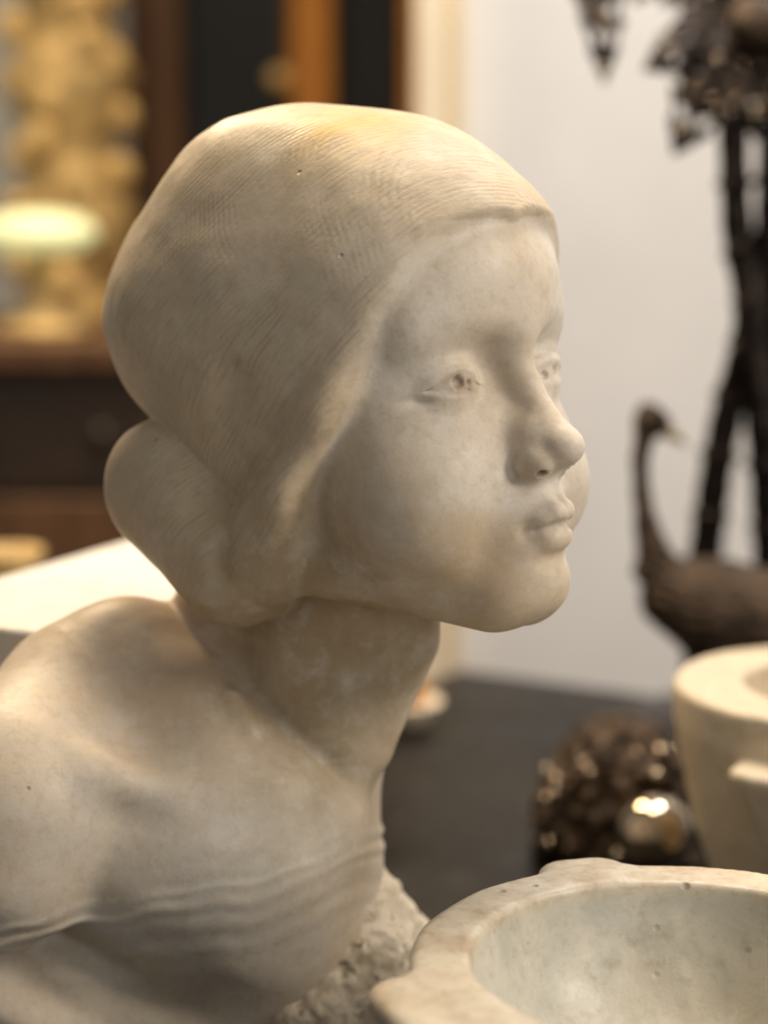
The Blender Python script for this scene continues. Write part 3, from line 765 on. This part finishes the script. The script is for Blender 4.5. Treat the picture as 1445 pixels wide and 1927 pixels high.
# ---------------------------------------------------------------- bronze bird
BY = 55.0
bb = at(1330, 1160, BY); bird_base = np.array((bb[0], BY, TABLE_Z))
bird = empty('bronze_bird', bird_base, 'dark bronze long necked bird beneath the palm', 'bird')
def bird_sdf(P):
    h = at(1224, 792, BY)
    d = ell(P, h, (1.25, 1.0, 1.15))
    d = smin(d, ell(P, at(1243, 803, BY), (0.9, 0.6, 0.55)), 0.5)
    d = smin(d, ell(P, at(1218, 768, BY), (0.7, 0.5, 0.45)), 0.3)
    nk = [(at(1212, 815, BY), 0.75), (at(1204, 870, BY), 0.60), (at(1207, 930, BY), 0.62), (at(1216, 990, BY), 0.85), (at(1232, 1050, BY), 1.4)]
    d = smin(d, chain(P, nk, 0.4), 0.5)
    d = smin(d, ell(P, at(1208, 1075, BY - 0.5), (0.75, 0.8, 0.7)), 0.4)
    d = smin(d, chain(P, [(at(1272, 1122, BY), 2.7), (at(1340, 1145, BY), 3.6), (at(1430, 1160, BY), 3.4), (at(1510, 1170, BY), 2.0)], 1.0), 1.2)
    d = smin(d, chain(P, [(at(1480, 1150, BY), 1.6), (at(1580, 1200, BY), 1.0)], 0.5), 0.8)
    w = np.sin(P[:, 0] * 4.3 + P[:, 2] * 2.0) * np.sin(P[:, 2] * 4.9 - P[:, 0] * 1.3) * np.sin(P[:, 1] * 3.3)
    return d - f32(0.10) * w.astype(f32) - f32(0.30) * vnoise(P * np.array((1.0, 1.6, 1.9), f32), 51) * sstep(-14.0, -17.0, P[:, 2])
lo = at(1180, 1290, BY) - 5; hi = at(1640, 720, BY) + 5
V, N, F = surface_nets(bird_sdf, lo, hi, 0.2)
obj('body', mesh_from_arrays('body', V - bird_base.astype(f32), F, MAT_BRONZE_B, N), bird)
bp = [at(1247, 806, BY), at(1268, 820, BY), at(1292, 838, BY)]
bm_obj('beak', tube_bm([Vector(p - bird_base) for p in bp], [0.62, 0.44, 0.07], 10), MAT_BEAK, bird, True)
for dy in (-1.2, 1.2):
    k0 = at(1345, 1190, BY + dy) - bird_base; k1 = Vector((k0[0] + 0.8, k0[1], 3.6)); k2 = Vector((k0[0] + 0.1, k0[1], 0.4))
    leg = bm_obj('leg', tube_bm([Vector(k0), k1, k2], [0.75, 0.42, 0.36], 8), MAT_BRONZE, bird, True)
    bm = bmesh.new()
    for a in (-0.5, 0.0, 0.5):
        tube_bm([k2, k2 + Vector((-1.5 * math.cos(a), 1.5 * math.sin(a), -0.2))], [0.3, 0.12], 6, bm)
    bm_obj('foot', bm, MAT_BRONZE, leg, True)

# ---------------------------------------------------------------- bronze palm
PY = 66.0
pb = at(1385, 1100, PY); palm_base = np.array((pb[0], PY, TABLE_Z))
palm = empty('bronze_palm', palm_base, 'dark bronze palm with two ringed trunks and serrated leaves at right edge', 'sculpture')
def lp(px, py, dy=0): return Vector(at(px, py, PY + dy) - palm_base)
trunks = [[(1378, 150, 0), (1380, 300, 0), (1388, 450, 0), (1408, 560, -1), (1402, 650, -1), (1372, 760, 0), (1348, 880, 0), (1332, 1000, 0), (1322, 1090, 0), (1318, 1180, 0)],
          [(1462, 150, 1), (1452, 300, 1), (1448, 420, 1), (1428, 540, 1), (1420, 640, 1), (1428, 760, 0), (1440, 900, 0), (1446, 1020, 0), (1452, 1110, 0), (1456, 1200, 0)],
          [(1500, 420, 2), (1475, 520, 2), (1452, 640, 2), (1462, 760, 3), (1490, 900, 4), (1500, 1100, 4), (1505, 1200, 4)]]
for tr in trunks:
    pts = smooth_path([lp(*q) for q in tr], 10)
    last = pts[-1].copy(); pts += [last * 1.0 + (Vector((last.x, last.y, 0)) - last) * k for k in (0.5, 1.0)]
    rad = [1.10 + 0.10 * abs(math.sin(i * 0.62)) ** 6 + 0.25 * i / len(pts) for i in range(len(pts))]
    tk = bm_obj('trunk', tube_bm(pts, rad, 14), MAT_BRONZE, palm, True)
    for i in range(4, len(pts) - 2, 9):
        t = (pts[i + 1] - pts[i - 1]).normalized()
        bm_obj('ring', tube_bm([pts[i] - t * 0.38, pts[i] - t * 0.12, pts[i] + t * 0.12, pts[i] + t * 0.38], [rad[i] * 0.98, rad[i] + 0.30, rad[i] + 0.30, rad[i] * 0.98], 14), MAT_BRONZE, tk, True)
bm_obj('plinth', lathe_bm([(0, 0), (9, 0), (9, 0.9), (8.2, 1.4), (6.5, 1.8), (0, 2.4)]), MAT_BRONZE, palm, True)

def leaf_bm(p0, p1, width, normal, lobes=5):
    """thick serrated, pierced leaf blade with a raised midrib from p0 to p1"""
    p0 = Vector(p0); p1 = Vector(p1); ax = p1 - p0; Ln = ax.length; t = ax.normalized()
    nrm = Vector(normal); nrm = (nrm - t * nrm.dot(t)).normalized(); s = t.cross(nrm)
    bm = bmesh.new(); n = lobes * 4; top = []; bot = []
    us = (-1, -0.72, -0.2, 0, 0.2, 0.72, 1); nu = len(us) - 1
    for i in range(n + 1):
        f = i / n
        env = math.sin(math.pi * min(1, f * 0.93 + 0.07)) ** 0.75
        saw = 0.62 + 0.38 * (1 - ((f * lobes) % 1.0))
        w = max(0.03, width * env * (saw if 0 < i < n else 0.1))
        c = p0 + t * (Ln * f) + nrm * 0.5 * math.sin(math.pi * f)
        row = []; rb = []
        for u in us:
            q = c + s * (w * u) + nrm * ((1 - u * u) * 0.30) - t * (abs(u) * 0.45 * w)
            row.append(bm.verts.new(q + nrm * (0.20 if u == 0 else 0.10))); rb.append(bm.verts.new(q - nrm * 0.12))
        top.append(row); bot.append(rb)
    on = lambda i, k: 0 <= i < n and 0 <= k < nu and not (i % 4 in (1, 2) and k in (1, 4) and 1 < i < n - 3)
    for i in range(n):
        for k in range(nu):
            if not on(i, k): continue
            bm.faces.new((top[i][k], top[i][k + 1], top[i + 1][k + 1], top[i + 1][k]))
            bm.faces.new((bot[i][k + 1], bot[i][k], bot[i + 1][k], bot[i + 1][k + 1]))
            for (di, dk, a, b) in ((-1, 0, (i, k), (i, k + 1)), (1, 0, (i + 1, k + 1), (i + 1, k)), (0, -1, (i + 1, k), (i, k)), (0, 1, (i, k + 1), (i + 1, k + 1))):
                if not on(i + di, k + dk):
                    bm.faces.new((top[b[0]][b[1]], top[a[0]][a[1]], bot[a[0]][a[1]], bot[b[0]][b[1]]))
    return bm
NV = (-0.1, -1, 0.25)
leaves = [((1120, -90, 2), (1137, 158, -2), 1.55), ((1105, -120, 3), (1118, 60, 1), 1.5), ((1360, 60, -2), (1208, 132, -6), 1.9), ((1390, 70, -3), (1266, 294, -7), 2.5),
          ((1390, 60, -1), (1290, 215, -4), 2.3), ((1400, 60, -4), (1345, 240, -8), 2.2), ((1425, 70, -4), (1420, 265, -8), 2.2), ((1440, 60, -4), (1480, 260, -7), 2.2),
          ((1380, 40, 0), (1262, 50, -2), 2.0), ((1390, 20, 1), (1300, -90, 0), 2.2), ((1400, 20, 2), (1420, -140, 1), 2.4), ((1420, 40, 2), (1540, -60, 0), 2.4),
          ((1430, 50, 0), (1570, 120, -3), 2.3), ((1400, 60, 3), (1300, 130, 8), 2.2), ((1410, 60, 3), (1350, 190, 9), 2.2), ((1420, 60, 3), (1480, 200, 9), 2.2),
          ((1300, -60, 2), (1245, 12, 0), 1.6), ((1250, -80, 2), (1190, 8, 0), 1.3)]
rl = random.Random(9)
for k in range(13):
    an = rl.uniform(0, 2 * math.pi); ln = rl.uniform(110, 170)
    leaves.append(((1405 + 25 * math.cos(an), 75 + 25 * math.sin(an), rl.uniform(-4, 4)), (1405 + ln * math.cos(an), 75 + ln * 1.05 * math.sin(an), rl.uniform(-9, 8)), rl.uniform(1.7, 2.4)))
for i, (a, b, w) in enumerate(leaves):
    rr = random.Random(i)
    lf = bm_obj('leaf', leaf_bm(lp(*a), lp(*b), w * 1.25, (rr.uniform(-.35, .35), -1, rr.uniform(0.0, .5)), 5 + (i % 2)), MAT_BRONZE, palm, False)
    A = lp(*a); B = lp(*b); bmb = bmesh.new()
    for k in range(12):
        f = rr.uniform(0.2, 0.9); side = rr.uniform(-0.7, 0.7) * w * math.sin(math.pi * f)
        s = (B - A).normalized().cross(Vector((0, -1, 0.25))).normalized()
        q = A.lerp(B, f) + s * side + Vector((0, -0.75, 0.15))
        bmesh.ops.create_icosphere(bmb, subdivisions=2, radius=rr.uniform(0.14, 0.24), matrix=Matrix.Translation(q))
    st = bm_obj('glint_beads', bmb, MAT_BRONZE_P, lf, True); st['kind'] = 'stuff'  # small polished beads added on the leaves to make glints
stem = smooth_path([lp(1400, 60), lp(1330, -60, 1), lp(1200, -130, 2), lp(1110, -100, 2)], 6)
bm_obj('stalk', tube_bm(stem, [0.6] * len(stem), 8), MAT_BRONZE, palm, True)
bm = bmesh.new(); bmesh.ops.create_icosphere(bm, subdivisions=3, radius=2.0, matrix=Matrix.Translation(lp(1422, 45, -6)))
bm_obj('fruit', bm, MAT_BRONZE_B, palm, True)
bm = bmesh.new(); bmesh.ops.create_icosphere(bm, subdivisions=3, radius=3.0, matrix=Matrix.Translation(lp(1410, 55, 0)))
bm_obj('crown_boss', bm, MAT_BRONZE, palm, True)

# ---------------------------------------------------------------- far left: cabinet, gilt column, lamp, chest
CY = 200.0
def X(px, Y=CY): return at(px, 300, Y)[0]
cab = empty('display_cabinet', (X(600), CY, -105), 'tall cabinet with orange wood uprights and black panels behind the head', 'cabinet')
co = Vector((X(600), CY, -105))
def cb(name, x0, x1, y0, y1, z0, z1, m, bev=0.4): return bm_obj(name, box_bm(Vector((x0, y0, z0)) - co, Vector((x1, y1, z1)) - co), m, cab, bevel=bev)
cb('upright', X(552), X(630), CY - 4, CY + 8, -105, 150, MAT_ORANGE, 1.2)
cb('upright', X(758), X(796), CY - 3, CY + 8, -105, 150, MAT_ORANGE, 0.8)
cb('upright', X(246), X(348), CY - 2, CY + 8, -105, 150, MAT_BROWN, 0.8)
cb('panel', X(630) + 0.05, X(758) - 0.05, CY + 3, CY + 6, -105, 150, MAT_BLACK, 0)
cb('panel', X(348) + 0.05, X(552) - 0.05, CY + 3, CY + 6, -105, 150, MAT_BLACK, 0)
cb('moulding', X(534), X(552) - 0.1, CY + 0.5, CY + 2.9, -105, 150, MAT_BROWN, 0.5)
bm = bmesh.new(); bmesh.ops.create_uvsphere(bm, u_segments=20, v_segments=12, radius=1.7, matrix=Matrix.Translation(Vector(at(527, 150, CY - 1)) - co))
bm_obj('knob', bm, MAT_GILT, cab, True)

gx = X(140, 190); gc = np.array((gx, 190.0, -105.0))
col = empty('gilt_column', gc, 'carved and gilded column behind the lamp at far left', 'column')
rs = random.Random(2); prof = [(0, 0), (11, 0), (11, 6), (8, 8)]
for i in range(1, 80):
    z = 8 + i * 3.1; prof.append((7.2 + 1.5 * math.sin(z * 0.35) + 0.7 * math.sin(z * 0.9 + 1), z))
prof += [(0, prof[-1][1] + 0.5)]
bm_obj('shaft', lathe_bm(prof, n=36), MAT_GILT, col, True)
for i in range(34):
    z = 92 + i * 2.4; a = -math.pi / 2 + 1.1 * math.sin(i * 1.9)
    bm = bmesh.new(); bmesh.ops.create_icosphere(bm, subdivisions=2, radius=1.0)
    for v in bm.verts: v.co = Vector((v.co.x * 2.2, v.co.y * 1.4, v.co.z * 2.6)) + Vector((8.0 * math.cos(a), 8.0 * math.sin(a), z))
    bm_obj('scroll', bm, MAT_GILT, col, True)

QY = 150.0
qx0 = X(-160, QY); qx1 = X(300, QY); qz = at(60, 640, QY)[2]
chest = empty('chest_of_drawers', ((qx0 + qx1) / 2, QY, -105), 'dark wooden chest of drawers behind the bust at left', 'chest')
cc = Vector(((qx0 + qx1) / 2, QY, -105))
def qb(name, lo, hi, m, parent=chest, bev=0.3): return bm_obj(name, box_bm(Vector(lo) - cc, Vector(hi) - cc), m, parent, bevel=bev)
qb('carcass', (qx0, QY + 1, -105), (qx1, QY + 40, qz - 3), MAT_BROWN)
qb('chest_top', (qx0 - 2, QY - 3, qz - 2.98), (qx1 + 2, QY + 42, qz), MAT_BROWN)
zz = qz - 4.5
for h in (13, 15, 17, 20):
    dr = qb('drawer', (qx0 + 2, QY - 1, zz - h), (qx1 - 2, QY + 0.95, zz), MAT_BROWN if h != 13 else MAT_DARKWOOD)
    for fx in (0.25, 0.75):
        bm = bmesh.new(); bmesh.ops.create_uvsphere(bm, u_segments=16, v_segments=10, radius=1.3, matrix=Matrix.Translation(Vector((qx0 + (qx1 - qx0) * fx, QY - 2.0, zz - h / 2)) - cc))
        bm_obj('knob', bm, MAT_DARKWOOD, dr, True)
    zz -= h + 1.5
lc = at(72, 440, 160); lampb = np.array((lc[0], 160.0, qz))
lamp = empty('table_lamp', lampb, 'lamp with glowing yellow green shade on the chest at far left', 'lamp')
t = NT('glowing_shade'); t.out((0.8, 0.8, 0.5), 0.5); t.b.inputs['Emission Color'].default_value = (0.86, 0.90, 0.40, 1); t.b.inputs['Emission Strength'].default_value = 0.42
sh = lc[2] - qz
bm_obj('shade', lathe_bm([(0, sh - 2.2), (5.2, sh - 2.0), (7.0, sh - 0.6), (7.2, sh + 0.4), (5.8, sh + 1.9), (3.0, sh + 2.6), (0, sh + 2.8)], n=36), t.m, lamp, True)
bm_obj('stem', lathe_bm([(0, 0), (5.5, 0), (5.6, 0.8), (3.2, 2.0), (1.6, 3.4), (2.6, 5.2), (1.5, 7.0), (1.2, sh - 2.4), (0, sh - 2.3)], n=28), MAT_GILT, lamp, True)

jc = at(15, 1075, 70); jb = np.array((jc[0], 70.0, TABLE_Z)); jh = at(15, 1035, 70)[2] - TABLE_Z
jar = empty('brass_jar', jb, 'dull brass jar just showing behind the white block at left edge', 'jar')
bm_obj('jar_body', lathe_bm([(0, 0), (3.0, 0), (3.2, 0.6), (4.4, jh * 0.35), (4.2, jh * 0.6), (2.4, jh * 0.86), (2.2, jh * 0.92), (3.0, jh), (2.4, jh), (1.8, jh * 0.9), (0, jh * 0.85)], n=32), MAT_GILT, jar, True)
bm_obj('foot_ring', lathe_bm([(2.9, 0.02), (3.6, 0.02), (3.6, 0.5), (3.3, 0.7), (2.9, 0.02)], n=32), MAT_GILT, jar, True)
